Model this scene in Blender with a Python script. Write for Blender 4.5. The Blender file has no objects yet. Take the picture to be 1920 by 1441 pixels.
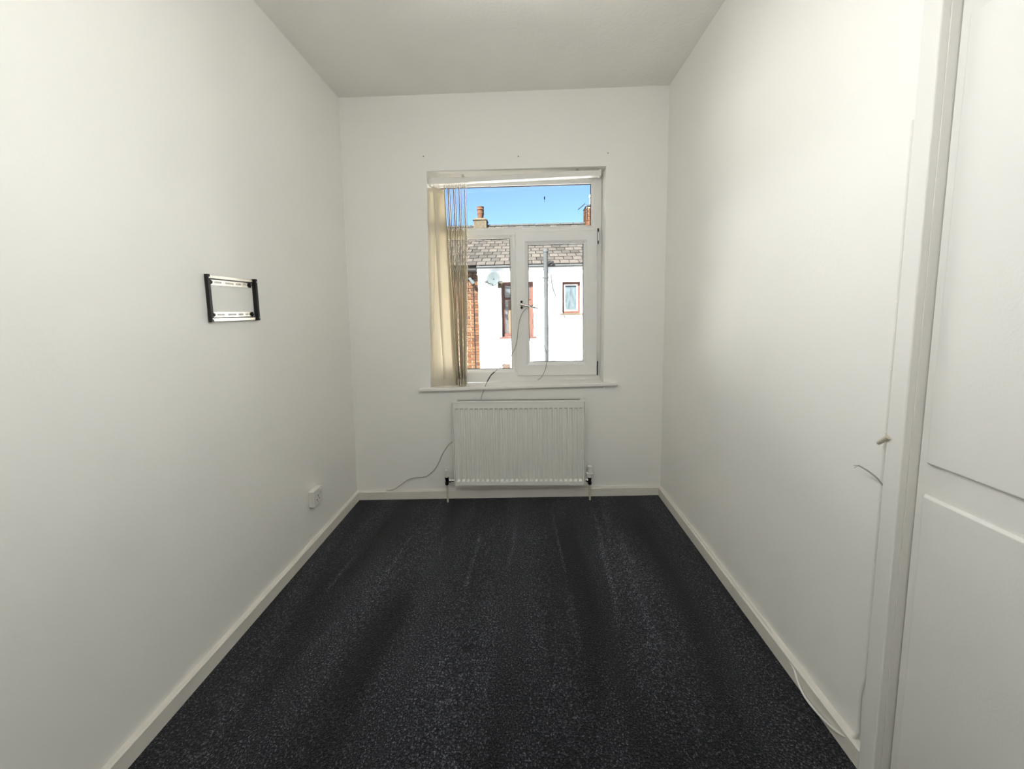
import bpy, bmesh, math, random
from mathutils import Vector, Matrix

random.seed(7)
scene = bpy.context.scene
COL = scene.collection

# ---------------------------------------------------------------- camera
CAM_Z = 1.317
F_PX, CX, CY = 690.0, 960.0, 650.5            # focal length and principal point, pixels of a 1920 x 1441 frame
RIGHT = Vector((0.999353752, 0.030995002, -0.018204062))
DOWN = Vector((-0.014995502, -0.100774978, -0.994796230))
FWD = Vector((-0.032668225, 0.994426324, -0.100245067))
cam_data = bpy.data.cameras.new('camera')
cam = bpy.data.objects.new('camera', cam_data)
COL.objects.link(cam)
up, back = -DOWN, -FWD
cam.matrix_world = Matrix(((RIGHT.x, up.x, back.x, 0), (RIGHT.y, up.y, back.y, 0),
                           (RIGHT.z, up.z, back.z, CAM_Z), (0, 0, 0, 1)))
cam_data.sensor_fit = 'HORIZONTAL'
cam_data.sensor_width = 36.0
cam_data.lens = F_PX / 1920 * 36.0
cam_data.shift_x = 0.0
cam_data.shift_y = -(720.5 - CY) / 1920
cam_data.clip_start = 0.02
cam_data.clip_end = 500
scene.camera = cam


def at(px, py, axis, val):
    """the point where the line of sight through a pixel meets the plane axis = val"""
    d = RIGHT * ((px - CX) / F_PX) + DOWN * ((py - CY) / F_PX) + FWD
    o = Vector((0, 0, CAM_Z))
    return o + d * ((val - o[axis]) / d[axis])


# ---------------------------------------------------------------- sky, sun, exposure
SUN_TRAVEL = Vector((0.42, 0.66, -0.82)).normalized()       # the way the sunlight goes: away from the camera, to the right, down
world = bpy.data.worlds.new('sky')
scene.world = world
world.use_nodes = True
wn = world.node_tree
wn.nodes.clear()
w_out = wn.nodes.new('ShaderNodeOutputWorld')
w_bg = wn.nodes.new('ShaderNodeBackground')
w_sky = wn.nodes.new('ShaderNodeTexSky')
w_sky.sky_type = 'NISHITA'
w_sky.sun_disc = False
w_sky.sun_elevation = math.asin(-SUN_TRAVEL.z)
w_sky.sun_rotation = math.atan2(-SUN_TRAVEL.x, -SUN_TRAVEL.y)
w_sky.altitude = 0
w_sky.air_density = 1.0
w_sky.dust_density = 0.3
w_sky.ozone_density = 2.5
w_bg.inputs['Strength'].default_value = 0.16
w_tint = wn.nodes.new('ShaderNodeVectorMath')
w_tint.operation = 'MULTIPLY'
w_tint.inputs[1].default_value = (0.90, 1.06, 1.5)          # the clear blue of the sky in view
wn.links.new(w_sky.outputs[0], w_tint.inputs[0])
wn.links.new(w_tint.outputs[0], w_bg.inputs['Color'])
wn.links.new(w_bg.outputs[0], w_out.inputs['Surface'])

sun_data = bpy.data.lights.new('sun', 'SUN')
sun_data.energy = 55.0
sun_data.angle = math.radians(0.53)
sun_data.color = (1.0, 0.975, 0.93)
sun = bpy.data.objects.new('sun', sun_data)
COL.objects.link(sun)
sun.rotation_euler = SUN_TRAVEL.to_track_quat('-Z', 'Y').to_euler()
sun.location = (-6, -8, 14)

scene.view_settings.view_transform = 'Standard'
scene.view_settings.look = 'None'
scene.view_settings.gamma = 1.0
scene.view_settings.use_curve_mapping = False
scene.view_settings.exposure = 0.5
scene.cycles.max_bounces = 10
scene.cycles.diffuse_bounces = 6
scene.cycles.glossy_bounces = 3
scene.cycles.use_adaptive_sampling = True
scene.cycles.adaptive_threshold = 0.025
scene.cycles.transparent_max_bounces = 16
scene.cycles.sample_clamp_indirect = 0.0


# ---------------------------------------------------------------- materials
def new_mat(name):
    m = bpy.data.materials.new(name)
    m.use_nodes = True
    nt = m.node_tree
    return m, nt, nt.nodes['Principled BSDF']


def mat(name, col, rough=0.6, metal=0.0, spec=0.5, var=0.06, scale=8.0, bump=0.0, bump_scale=200.0, detail=4.0, stretch=None):
    """a plain surface: base colour with a soft noise variation and an optional fine relief"""
    m, nt, b = new_mat(name)
    N, L = nt.nodes, nt.links
    b.inputs['Roughness'].default_value = rough
    b.inputs['Metallic'].default_value = metal
    b.inputs['Specular IOR Level'].default_value = spec
    tc = N.new('ShaderNodeTexCoord')
    src = tc.outputs['Object']
    if stretch:
        mp = N.new('ShaderNodeMapping')
        mp.inputs['Scale'].default_value = stretch
        L.new(src, mp.inputs['Vector'])
        src = mp.outputs[0]
    no = N.new('ShaderNodeTexNoise')
    no.inputs['Scale'].default_value = scale
    no.inputs['Detail'].default_value = detail
    L.new(src, no.inputs['Vector'])
    rp = N.new('ShaderNodeValToRGB')
    rp.color_ramp.elements[0].position = 0.3
    rp.color_ramp.elements[1].position = 0.7
    c = Vector(col[:3])
    rp.color_ramp.elements[0].color = (*(c * (1 - var)), 1)
    rp.color_ramp.elements[1].color = (*[min(1, v * (1 + var)) for v in c], 1)
    L.new(no.outputs[0], rp.inputs[0])
    L.new(rp.outputs[0], b.inputs['Base Color'])
    if bump:
        n2 = N.new('ShaderNodeTexNoise')
        n2.inputs['Scale'].default_value = bump_scale
        n2.inputs['Detail'].default_value = 3
        L.new(tc.outputs['Object'], n2.inputs['Vector'])
        bp = N.new('ShaderNodeBump')
        bp.inputs['Strength'].default_value = bump
        bp.inputs['Distance'].default_value = 0.004
        L.new(n2.outputs[0], bp.inputs['Height'])
        L.new(bp.outputs[0], b.inputs['Normal'])
    return m


M = {}
M['wall'] = mat('painted_plaster', (0.875, 0.86, 0.815), 0.65, spec=0.3, var=0.012, scale=1.6, bump=0.09, bump_scale=70)
M['ceiling'] = mat('ceiling_paint', (0.84, 0.82, 0.775), 0.85, spec=0.15, var=0.025, scale=2.2, bump=0.5, bump_scale=60)
M['gloss_white'] = mat('gloss_white_paint', (0.82, 0.80, 0.75), 0.35, spec=0.45, var=0.02, scale=5, bump=0.12, bump_scale=70)
M['door_white'] = mat('satin_white_paint', (0.80, 0.785, 0.745), 0.45, spec=0.4, var=0.01, scale=3, bump=0.08, bump_scale=160)
M['skirting'] = mat('skirting_paint', (0.76, 0.73, 0.665), 0.4, spec=0.4, var=0.05, scale=9, bump=0.15, bump_scale=60)
M['upvc'] = mat('white_upvc', (0.80, 0.79, 0.765), 0.42, spec=0.5, var=0.015, scale=6)
M['upvc_dirty'] = mat('grimy_upvc', (0.74, 0.70, 0.61), 0.4, spec=0.4, var=0.12, scale=14)
M['gasket'] = mat('black_gasket', (0.018, 0.017, 0.016), 0.6, var=0.2, scale=30)
M['black_metal'] = mat('black_painted_steel', (0.010, 0.010, 0.011), 0.4, spec=0.4, var=0.2, scale=40)
M['steel'] = mat('bright_steel', (0.62, 0.59, 0.54), 0.26, metal=1.0, var=0.1, scale=40)
M['chrome'] = mat('chrome', (0.72, 0.71, 0.69), 0.12, metal=1.0, var=0.04, scale=30)
M['dark_brass'] = mat('tarnished_valve', (0.035, 0.032, 0.03), 0.25, metal=0.6, var=0.2, scale=60)
M['copper'] = mat('painted_pipe', (0.58, 0.54, 0.46), 0.35, spec=0.5, var=0.15, scale=30)
M['slot_shade'] = mat('shade_darkened_steel', (0.06, 0.06, 0.058), 0.7, var=0.2, scale=30)  # dark tone stands in for the shade deep inside the radiator
M['stub'] = mat('grubby_cable', (0.56, 0.51, 0.41), 0.6, var=0.2, scale=90)
M['radiator'] = mat('radiator_enamel', (0.80, 0.80, 0.745), 0.32, spec=0.5, var=0.01, scale=6)
M['white_plastic'] = mat('white_plastic', (0.78, 0.76, 0.71), 0.5, spec=0.5, var=0.02, scale=20)
M['cable'] = mat('white_cable', (0.66, 0.64, 0.59), 0.45, var=0.08, scale=60)
M['cable_grey'] = mat('grey_cable', (0.33, 0.31, 0.27), 0.5, var=0.1, scale=60)
M['copper_wire'] = mat('bare_wire', (0.32, 0.28, 0.22), 0.35, metal=0.8, var=0.1, scale=60)
M['grout_shadow'] = mat('dark_hole', (0.02, 0.018, 0.015), 0.8, var=0.2, scale=60)
# outside
M['render'] = mat('white_render', (0.86, 0.85, 0.82), 0.9, spec=0.1, var=0.03, scale=3, bump=0.5, bump_scale=60)
M['render_lower'] = mat('grey_roughcast', (0.55, 0.53, 0.50), 0.95, spec=0.1, var=0.1, scale=5)
M['mortar'] = mat('pale_mortar', (0.175, 0.148, 0.105), 0.95, spec=0.1, var=0.1, scale=20)
M['tarmac'] = mat('street_ground', (0.46, 0.445, 0.42), 0.95, spec=0.1, var=0.15, scale=2)
M['gutter'] = mat('gutter_grey', (0.01104, 0.01104, 0.01104), 0.5, spec=0.03, var=0.2, scale=9)
M['fascia'] = mat('white_fascia', (0.60, 0.60, 0.58), 0.6, spec=0.03, var=0.03, scale=5)
M['mahogany'] = mat('reddish_window_frame', (0.05382, 0.02601, 0.02063), 0.5, spec=0.03, var=0.15, scale=10, stretch=(1, 1, .2))
M['tan_curtain'] = mat('tan_curtain', (0.069, 0.04692, 0.03036), 0.9, spec=0.03, var=0.15, scale=9, stretch=(8, 1, .3))
M['pipe_grey'] = mat('grey_soil_pipe', (0.0287, 0.03086, 0.0314), 0.5, spec=0.03, var=0.1, scale=7)
M['dish'] = mat('satellite_dish_grey', (0.032, 0.039, 0.040), 0.8, spec=0.03, var=0.15, scale=12)
M['stone'] = mat('weathered_stone', (0.04126, 0.03498, 0.02422), 0.95, spec=0.03, var=0.3, scale=9, bump=0.5, bump_scale=30)
M['terracotta'] = mat('terracotta', (0.04951, 0.02539, 0.01464), 0.85, spec=0.03, var=0.25, scale=14)
M['ridge'] = mat('ridge_tile', (0.02332, 0.02512, 0.02369), 0.9, spec=0.03, var=0.2, scale=8)


def brick_mat(name, cols):
    m, nt, b = new_mat(name)
    N, L = nt.nodes, nt.links
    oi = N.new('ShaderNodeObjectInfo')
    rp = N.new('ShaderNodeValToRGB')
    rp.color_ramp.interpolation = 'LINEAR'
    els = rp.color_ramp.elements
    els[0].color = (*cols[0], 1)
    els[1].color = (*cols[-1], 1)
    for i, c in enumerate(cols[1:-1]):
        e = els.new((i + 1) / (len(cols) - 1))
        e.color = (*c, 1)
    L.new(oi.outputs['Random'], rp.inputs[0])
    tc = N.new('ShaderNodeTexCoord')
    no = N.new('ShaderNodeTexNoise')
    no.inputs['Scale'].default_value = 25
    L.new(tc.outputs['Object'], no.inputs['Vector'])
    mx = N.new('ShaderNodeMix')
    mx.data_type = 'RGBA'
    mx.blend_type = 'MULTIPLY'
    mx.inputs[0].default_value = 0.35
    L.new(rp.outputs[0], mx.inputs[6])
    L.new(no.outputs[0], mx.inputs[7])
    L.new(mx.outputs[2], b.inputs['Base Color'])
    b.inputs['Roughness'].default_value = 0.9
    b.inputs['Specular IOR Level'].default_value = 0.02
    return m


M['brick'] = brick_mat('facing_brick', [(0.04736, 0.02045, 0.01076), (0.06244, 0.02798, 0.01464), (0.0732, 0.04091, 0.02261), (0.05167, 0.02368, 0.01334), (0.0366, 0.0183, 0.01206)])
M['slate'] = brick_mat('roof_slate', [(0.02798, 0.02584, 0.02346), (0.03983, 0.03616, 0.03186), (0.02045, 0.01894, 0.01722), (0.04736, 0.04176, 0.03616), (0.03229, 0.02843, 0.02562)])


def glass_mat(name, tint=(0.98, 0.99, 0.985), refl=1.0):
    m = bpy.data.materials.new(name)
    m.use_nodes = True
    nt = m.node_tree
    N, L = nt.nodes, nt.links
    N.clear()
    out = N.new('ShaderNodeOutputMaterial')
    tr = N.new('ShaderNodeBsdfTransparent')
    tr.inputs[0].default_value = (*tint, 1)
    gl = N.new('ShaderNodeBsdfGlossy')
    gl.inputs['Roughness'].default_value = 0.02
    fr = N.new('ShaderNodeFresnel')
    fr.inputs[0].default_value = 1.45
    mu = N.new('ShaderNodeMath')
    mu.operation = 'MULTIPLY'
    mu.inputs[1].default_value = refl
    mx = N.new('ShaderNodeMixShader')
    L.new(fr.outputs[0], mu.inputs[0])
    L.new(mu.outputs[0], mx.inputs[0])
    L.new(tr.outputs[0], mx.inputs[1])
    L.new(gl.outputs[0], mx.inputs[2])
    L.new(mx.outputs[0], out.inputs[0])
    return m


M['glass'] = glass_mat('window_glass')
M['dark_glass'] = mat('house_window_glass', (0.0207, 0.02484, 0.0276), 0.15, spec=0.8, var=0.4, scale=5, stretch=(1, 1, .35))
M['frosted'] = mat('frosted_glass', (0.03036, 0.0414, 0.04554), 0.35, spec=0.6, var=0.45, scale=9, stretch=(1.5, 1, .5))


def fabric_mat():
    m = bpy.data.materials.new('beige_blind_fabric')
    m.use_nodes = True
    nt = m.node_tree
    N, L = nt.nodes, nt.links
    N.clear()
    out = N.new('ShaderNodeOutputMaterial')
    tc = N.new('ShaderNodeTexCoord')
    no = N.new('ShaderNodeTexNoise')
    no.inputs['Scale'].default_value = 26
    mp = N.new('ShaderNodeMapping')
    mp.inputs['Scale'].default_value = (1, 1, 0.25)
    L.new(tc.outputs['Object'], mp.inputs[0])
    L.new(mp.outputs[0], no.inputs['Vector'])
    rp = N.new('ShaderNodeValToRGB')
    rp.color_ramp.elements[0].color = (0.86, 0.805, 0.685, 1)
    rp.color_ramp.elements[1].color = (0.92, 0.875, 0.77, 1)
    L.new(no.outputs[0], rp.inputs[0])
    df = N.new('ShaderNodeBsdfDiffuse')
    tl = N.new('ShaderNodeBsdfTranslucent')
    mx = N.new('ShaderNodeMixShader')
    mx.inputs[0].default_value = 0.5
    L.new(rp.outputs[0], df.inputs[0])
    L.new(rp.outputs[0], tl.inputs[0])
    L.new(df.outputs[0], mx.inputs[1])
    L.new(tl.outputs[0], mx.inputs[2])
    L.new(mx.outputs[0], out.inputs[0])
    return m


M['fabric'] = fabric_mat()


def carpet_mat(tracks):
    """charcoal twist pile: light and dark flecks, brushed bands, and the thin ridges the vacuum cleaner left standing"""
    m, nt, b = new_mat('charcoal_carpet')
    N, L = nt.nodes, nt.links
    b.inputs['Roughness'].default_value = 1.0
    b.inputs['Specular IOR Level'].default_value = 0.05
    b.inputs['Sheen Weight'].default_value = 0.12
    b.inputs['Sheen Roughness'].default_value = 0.6
    tc = N.new('ShaderNodeTexCoord')
    pos = tc.outputs['Object']

    def math_node(op, a, c=None):
        n = N.new('ShaderNodeMath')
        n.operation = op
        for i, v in enumerate((a, c)):
            if v is None:
                continue
            if isinstance(v, (int, float)):
                n.inputs[i].default_value = v
            else:
                L.new(v, n.inputs[i])
        return n.outputs[0]

    fl = N.new('ShaderNodeTexNoise')
    fl.inputs['Scale'].default_value = 165
    fl.inputs['Detail'].default_value = 2.0
    fl.inputs['Roughness'].default_value = 0.85
    L.new(pos, fl.inputs['Vector'])
    rp = N.new('ShaderNodeValToRGB')
    e = rp.color_ramp.elements
    e[0].position, e[0].color = 0.38, (0.0022, 0.0023, 0.0032, 1)
    e[1].position, e[1].color = 0.70, (0.205, 0.210, 0.250, 1)
    k = e.new(0.5)
    k.color = (0.0115, 0.0118, 0.0150, 1)
    k = e.new(0.6)
    k.color = (0.046, 0.047, 0.057, 1)
    L.new(fl.outputs[0], rp.inputs[0])
    # broad brushed bands along the room
    mp = N.new('ShaderNodeMapping')
    mp.inputs['Scale'].default_value = (4.2, 0.85, 1)
    L.new(pos, mp.inputs[0])
    bn = N.new('ShaderNodeTexNoise')
    bn.inputs['Scale'].default_value = 1.0
    bn.inputs['Detail'].default_value = 2.5
    bn.inputs['Distortion'].default_value = 0.4
    L.new(mp.outputs[0], bn.inputs['Vector'])
    mr = N.new('ShaderNodeMapRange')
    mr.inputs[1].default_value, mr.inputs[2].default_value = 0.34, 0.66
    mr.inputs[3].default_value, mr.inputs[4].default_value = 0.14, 1.15
    L.new(bn.outputs[0], mr.inputs[0])
    gain = mr.outputs[0]
    sx = N.new('ShaderNodeSeparateXYZ')
    L.new(pos, sx.inputs[0])
    wob = N.new('ShaderNodeTexNoise')
    wob.inputs['Scale'].default_value = 9
    L.new(pos, wob.inputs['Vector'])
    wv = math_node('MULTIPLY', math_node('SUBTRACT', wob.outputs[0], 0.5), 0.03)
    for (x0, y0, x1, y1, w, amp) in tracks:
        sl = (x1 - x0) / (y1 - y0)
        line = math_node('ADD', math_node('MULTIPLY', sx.outputs[1], sl), x0 - sl * y0)
        d = math_node('ABSOLUTE', math_node('SUBTRACT', math_node('ADD', sx.outputs[0], wv), line))
        a = N.new('ShaderNodeMapRange')
        a.interpolation_type = 'SMOOTHSTEP'
        a.inputs[1].default_value, a.inputs[2].default_value = 0.0, w
        a.inputs[3].default_value, a.inputs[4].default_value = amp, 0.0
        L.new(d, a.inputs[0])
        ym, yh = (y0 + y1) / 2, abs(y1 - y0) / 2
        dy = math_node('ABSOLUTE', math_node('SUBTRACT', sx.outputs[1], ym))
        f = N.new('ShaderNodeMapRange')
        f.interpolation_type = 'SMOOTHSTEP'
        f.inputs[1].default_value, f.inputs[2].default_value = yh * 0.55, yh * 1.1
        f.inputs[3].default_value, f.inputs[4].default_value = 1.0, 0.0
        L.new(dy, f.inputs[0])
        gain = math_node('ADD', gain, math_node('MULTIPLY', a.outputs[0], f.outputs[0]))
    mx = N.new('ShaderNodeVectorMath')
    mx.operation = 'SCALE'
    L.new(rp.outputs[0], mx.inputs[0])
    L.new(gain, mx.inputs['Scale'])
    L.new(mx.outputs[0], b.inputs['Base Color'])
    bp = N.new('ShaderNodeBump')
    bp.inputs['Strength'].default_value = 1.0
    bp.inputs['Distance'].default_value = 0.006
    L.new(fl.outputs[0], bp.inputs['Height'])
    L.new(bp.outputs[0], b.inputs['Normal'])
    return m


# ---------------------------------------------------------------- mesh helpers
class MB:
    def __init__(self):
        self.v, self.f, self.mi, self.cur = [], [], [], 0

    def add(self, vs, fs):
        o = len(self.v)
        self.v += [tuple(p) for p in vs]
        for f in fs:
            self.f.append(tuple(i + o for i in f))
            self.mi.append(self.cur)
        return self

    def box(self, x0, x1, y0, y1, z0, z1):
        vs = [(x, y, z) for z in (z0, z1) for y in (y0, y1) for x in (x0, x1)]
        return self.add(vs, [(0, 2, 3, 1), (4, 5, 7, 6), (0, 1, 5, 4), (2, 6, 7, 3), (0, 4, 6, 2), (1, 3, 7, 5)])

    def hexa(self, lo, hi):
        """lo, hi: four points each, same winding (seen from outside of hi: counter-clockwise)"""
        fs = [(3, 2, 1, 0), (4, 5, 6, 7)] + [(i, (i + 1) % 4, 4 + (i + 1) % 4, 4 + i) for i in range(4)]
        return self.add(list(lo) + list(hi), fs)

    def prism(self, poly, p0, p1):
        """poly: points (3-D) of a closed outline, swept by the vector p1 - p0"""
        n = len(poly)
        d = Vector(p1) - Vector(p0)
        a = [Vector(p) for p in poly]
        fs = [tuple(range(n))[::-1], tuple(range(n, 2 * n))] + [(i, (i + 1) % n, n + (i + 1) % n, n + i) for i in range(n)]
        return self.add(a + [p + d for p in a], fs)

    def tube(self, pts, r, n=8, cap=True):
        pts = [Vector(p) for p in pts]
        rs = r if isinstance(r, (list, tuple)) else [r] * len(pts)
        vs, fs = [], []
        t0 = (pts[1] - pts[0]).normalized()
        u = t0.orthogonal().normalized()
        for i, p in enumerate(pts):
            t = (pts[min(i + 1, len(pts) - 1)] - pts[max(i - 1, 0)]).normalized()
            u = (u - t * u.dot(t))
            u = u.normalized() if u.length > 1e-6 else t.orthogonal().normalized()
            w = t.cross(u)
            for k in range(n):
                a = 2 * math.pi * k / n
                vs.append(p + (u * math.cos(a) + w * math.sin(a)) * rs[i])
        for i in range(len(pts) - 1):
            for k in range(n):
                k2 = (k + 1) % n
                fs.append((i * n + k, i * n + k2, (i + 1) * n + k2, (i + 1) * n + k))
        if cap:
            fs.append(tuple(range(n))[::-1])
            fs.append(tuple((len(pts) - 1) * n + k for k in range(n)))
        return self.add(vs, fs)

    def lathe(self, prof, base, axis, n=16):
        """prof: (radius, height) along axis from base"""
        ax = Vector(axis).normalized()
        b = Vector(base)
        pts = [b + ax * h for r, h in prof]
        u = ax.orthogonal().normalized()
        w = ax.cross(u)
        vs, fs = [], []
        for (r, h), p in zip(prof, pts):
            for k in range(n):
                a = 2 * math.pi * k / n
                vs.append(p + (u * math.cos(a) + w * math.sin(a)) * max(r, 1e-5))
        for i in range(len(prof) - 1):
            for k in range(n):
                k2 = (k + 1) % n
                fs.append((i * n + k, i * n + k2, (i + 1) * n + k2, (i + 1) * n + k))
        fs.append(tuple(range(n))[::-1])
        fs.append(tuple((len(prof) - 1) * n + k for k in range(n)))
        return self.add(vs, fs)

    def build(self, name, m, parent=None, bevel=0.0, smooth=False, seg=2, origin=None):
        me = bpy.data.meshes.new(name)
        off = Vector(origin) if origin is not None else Vector((0, 0, 0))
        me.from_pydata([tuple(Vector(p) - off) for p in self.v], [], self.f)
        for mm in (m if isinstance(m, (list, tuple)) else [m]):
            me.materials.append(M[mm] if isinstance(mm, str) else mm)
        for p, i in zip(me.polygons, self.mi):
            p.material_index = i
            p.use_smooth = smooth
        bm = bmesh.new()
        bm.from_mesh(me)
        bmesh.ops.recalc_face_normals(bm, faces=bm.faces)
        bm.to_mesh(me)
        bm.free()
        o = bpy.data.objects.new(name, me)
        COL.objects.link(o)
        o.location = off
        if parent:
            put(o, parent)
        if bevel:
            bv = o.modifiers.new('bevel', 'BEVEL')
            bv.width = bevel
            bv.segments = seg
            bv.limit_method = 'ANGLE'
            bv.angle_limit = math.radians(40)
        if smooth:
            try:
                me.set_sharp_from_angle(angle=math.radians(40))
            except Exception:
                pass
        return o


WLOC = {}


def put(o, parent):
    """parent without moving: things carry only a translation"""
    o.parent = parent
    o.matrix_parent_inverse = Matrix.Translation(-world_loc(parent))


def world_loc(o):
    return WLOC.get(o.name, Vector(o.location))


def thing(name, loc, label=None, cat=None, group=None, kind=None, parent=None):
    o = bpy.data.objects.new(name, None)
    COL.objects.link(o)
    o.location = loc
    o.empty_display_size = 0.05
    WLOC[o.name] = Vector(loc)
    if parent:
        put(o, parent)
    return tag(o, label, cat, group, kind)


def tag(o, label=None, cat=None, group=None, kind=None):
    for k, v in (('label', label), ('category', cat), ('group', group), ('kind', kind)):
        if v:
            o[k] = v
    return o


def smooth_path(pts, n=8):
    pts = [Vector(p) for p in pts]
    out = []
    for i in range(len(pts) - 1):
        p0, p1, p2, p3 = pts[max(i - 1, 0)], pts[i], pts[i + 1], pts[min(i + 2, len(pts) - 1)]
        for k in range(n):
            t = k / n
            out.append(0.5 * ((2 * p1) + (p2 - p0) * t + (2 * p0 - 5 * p1 + 4 * p2 - p3) * t * t + (3 * p1 - p0 - 3 * p2 + p3) * t ** 3))
    out.append(pts[-1])
    return out


# ---------------------------------------------------------------- the room
YB, YR = 2.50, -0.62                 # window wall, wall behind the camera
XR = 0.940
H = 2.705
TH = 0.28                            # thickness of the outside wall


def xl(z):                           # the left wall leans in a little
    return -1.217 + 0.0144 * z


def zf(x):                           # the old floor falls a little to the left
    return 0.001 + 0.0155 * x


# floor
a, b_ = xl(0) - 0.15, XR + 0.15
px_tracks = [((1112, 950), (1165, 1185), 0.022, 1.0), ((1034, 955), (1062, 1090), 0.014, 1.0), ((905, 990), (868, 1115), 0.016, 1.1),
             ((968, 985), (950, 1080), 0.016, 0.8), ((780, 988), (715, 1085), 0.016, 0.9), ((668, 1035), (610, 1105), 0.014, 0.9),
             ((836, 1000), (818, 1050), 0.014, 0.7), ((1160, 1000), (1240, 1240), 0.05, 0.7), ((1130, 950), (1150, 1050), 0.014, 0.6),
             ((640, 1150), (560, 1240), 0.03, 0.7), ((1060, 1100), (1090, 1240), 0.03, 0.5), ((918, 1230), (905, 1320), 0.02, 0.5),
             ((945, 960), (800, 1435), 0.42, 0.55), ((1120, 1000), (1280, 1435), 0.16, 0.45), ((760, 1020), (480, 1435), 0.16, 0.35)]
tracks = []
for (p, q, w, amp) in px_tracks:
    P, Q = at(*p, 2, 0.0), at(*q, 2, 0.0)
    tracks.append((P.x, P.y, Q.x, Q.y, w, amp))
M['carpet'] = carpet_mat(tracks)
fl = MB()
yr, yb = YR - 0.12, YB + 0.1
fl.hexa([(a, yr, zf(a) - .12), (b_, yr, zf(b_) - .12), (b_, yb, zf(b_) - .12), (a, yb, zf(a) - .12)],
        [(a, yr, zf(a)), (b_, yr, zf(b_)), (b_, yb, zf(b_)), (a, yb, zf(a))])
o = fl.build('floor', 'carpet')
tag(o, 'charcoal grey flecked carpet with vacuum tracks', kind='structure')

# ceiling
o = MB().box(a, b_, yr, YB + TH, H, H + 0.15).build('ceiling', 'ceiling')
tag(o, 'off-white plaster ceiling with faint mottling', kind='structure')

# left wall
zt = H + 0.02
w = MB()
w.hexa([(xl(-.15) - .12, yr, -.15), (xl(-.15), yr, -.15), (xl(-.15), YB + TH, -.15), (xl(-.15) - .12, YB + TH, -.15)],
       [(xl(zt) - .12, yr, zt), (xl(zt), yr, zt), (xl(zt), YB + TH, zt), (xl(zt) - .12, YB + TH, zt)])
tag(w.build('wall_left', 'wall'), 'long white painted left wall', kind='structure')

# wall behind the camera
tag(MB().box(a, b_, YR - .12, YR, -.12, zt).build('wall_rear', 'wall'), 'white wall behind the camera', kind='structure')

# right wall with the door opening
DY0, DY1, DZ = 0.10, 0.93, 2.02
w = MB()
w.box(XR, XR + .12, DY1, YB + TH, -.12, zt)
w.box(XR, XR + .12, DY0, DY1, DZ, zt)
w.box(XR, XR + .12, yr, DY0, -.12, zt)
tag(w.build('wall_right', 'wall'), 'long white painted right wall with the door opening', kind='structure')

# window wall, with the opening and its plastered reveals
HO = [(-.652, .775), (.538, .775), (.549, 2.231), (-.621, 2.232)]         # BL BR TR TL of the hole
OU = [(xl(0) - .12, -3.1), (XR + .12, -3.1), (XR + .12, 3.2), (xl(0) - .12, 3.2)]
w = MB()
vs = [(x, YB, z) for x, z in OU] + [(x, YB, z) for x, z in HO] + [(x, YB + TH, z) for x, z in OU] + [(x, YB + TH, z) for x, z in HO]
fs = []
for i in range(4):
    j = (i + 1) % 4
    fs += [(i, j, 4 + j, 4 + i), (8 + j, 8 + i, 12 + i, 12 + j), (4 + i, 4 + j, 12 + j, 12 + i), (i, 8 + i, 8 + j, j)]
w.add(vs, fs)
tag(w.build('wall_back', 'wall', bevel=0.004), 'white window wall with a deep plastered window opening', kind='structure')

# skirting boards
SK, SD = 0.060, 0.021


def skirting(name, label, pts_wall, pts_room):
    """pts_wall / pts_room: the two ends (x, y) on the wall face and on the room face; a chamfered top"""
    mb = MB()
    (ax, ay), (bx, by) = pts_wall
    (cx_, cy_), (dx, dy) = pts_room
    def sec(xw, yw, xr_, yr_):
        zb = -0.03
        tw, trm = zf(xw) + SK + 0.003, zf(xr_) + SK
        m = 0.25
        return [(xw, yw, zb), (xr_, yr_, zb), (xr_, yr_, trm - .004), (xr_ + (xw - xr_) * m, yr_ + (yw - yr_) * m, trm), (xw, yw, tw)]
    s0, s1 = sec(ax, ay, cx_, cy_), sec(bx, by, dx, dy)
    n = 5
    mb.add(s0 + s1, [tuple(range(n))[::-1], tuple(range(n, 2 * n))] + [(i, (i + 1) % n, n + (i + 1) % n, n + i) for i in range(n)])
    return tag(mb.build(name, 'skirting'), label, kind='structure')


xw = xl(0.03)
skirting('baseboard_left', 'low white painted skirting along the left wall', [(xw, YR), (xw, YB)], [(xw + SD, YR), (xw + SD, YB - SD)])
skirting('baseboard_back', 'low white painted skirting under the radiator', [(xw, YB), (XR, YB)], [(xw + SD, YB - SD), (XR - SD, YB - SD)])
skirting('baseboard_right', 'low white painted skirting along the right wall', [(XR, YB), (XR, .9395)], [(XR - SD, YB - SD), (XR - SD, .9395)])

# ---------------------------------------------------------------- window board
sb = MB()
zl, zr = 0.7905, 0.8175
def sz(x, t=0.0):
    return zl + (zr - zl) * (x + .725) / 1.35 - t
out_ = [(-.727, 2.463), (.627, 2.463), (.627, 2.499), (.537, 2.499), (.537, 2.625), (-.650, 2.625), (-.650, 2.499), (-.727, 2.499)]
n = len(out_)
sb.add([(x, y, sz(x, .022)) for x, y in out_] + [(x, y, sz(x)) for x, y in out_],
       [tuple(range(n))[::-1], tuple(range(n, 2 * n))] + [(i, (i + 1) % n, n + (i + 1) % n, n + i) for i in range(n)])
tag(sb.build('trim_1', 'gloss_white', bevel=.006, seg=3), 'white window board jutting out below the window', kind='structure')

# ---------------------------------------------------------------- window
win = thing('window_1', (-.05, 2.66, .80), 'white plastic window with a top light, a fixed pane and a side-hung sash', kind='structure')
FX0, FX1, FZ0, FZ1 = -.640, .546, .800, 2.232
Y0, Y1 = 2.620, 2.690


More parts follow.
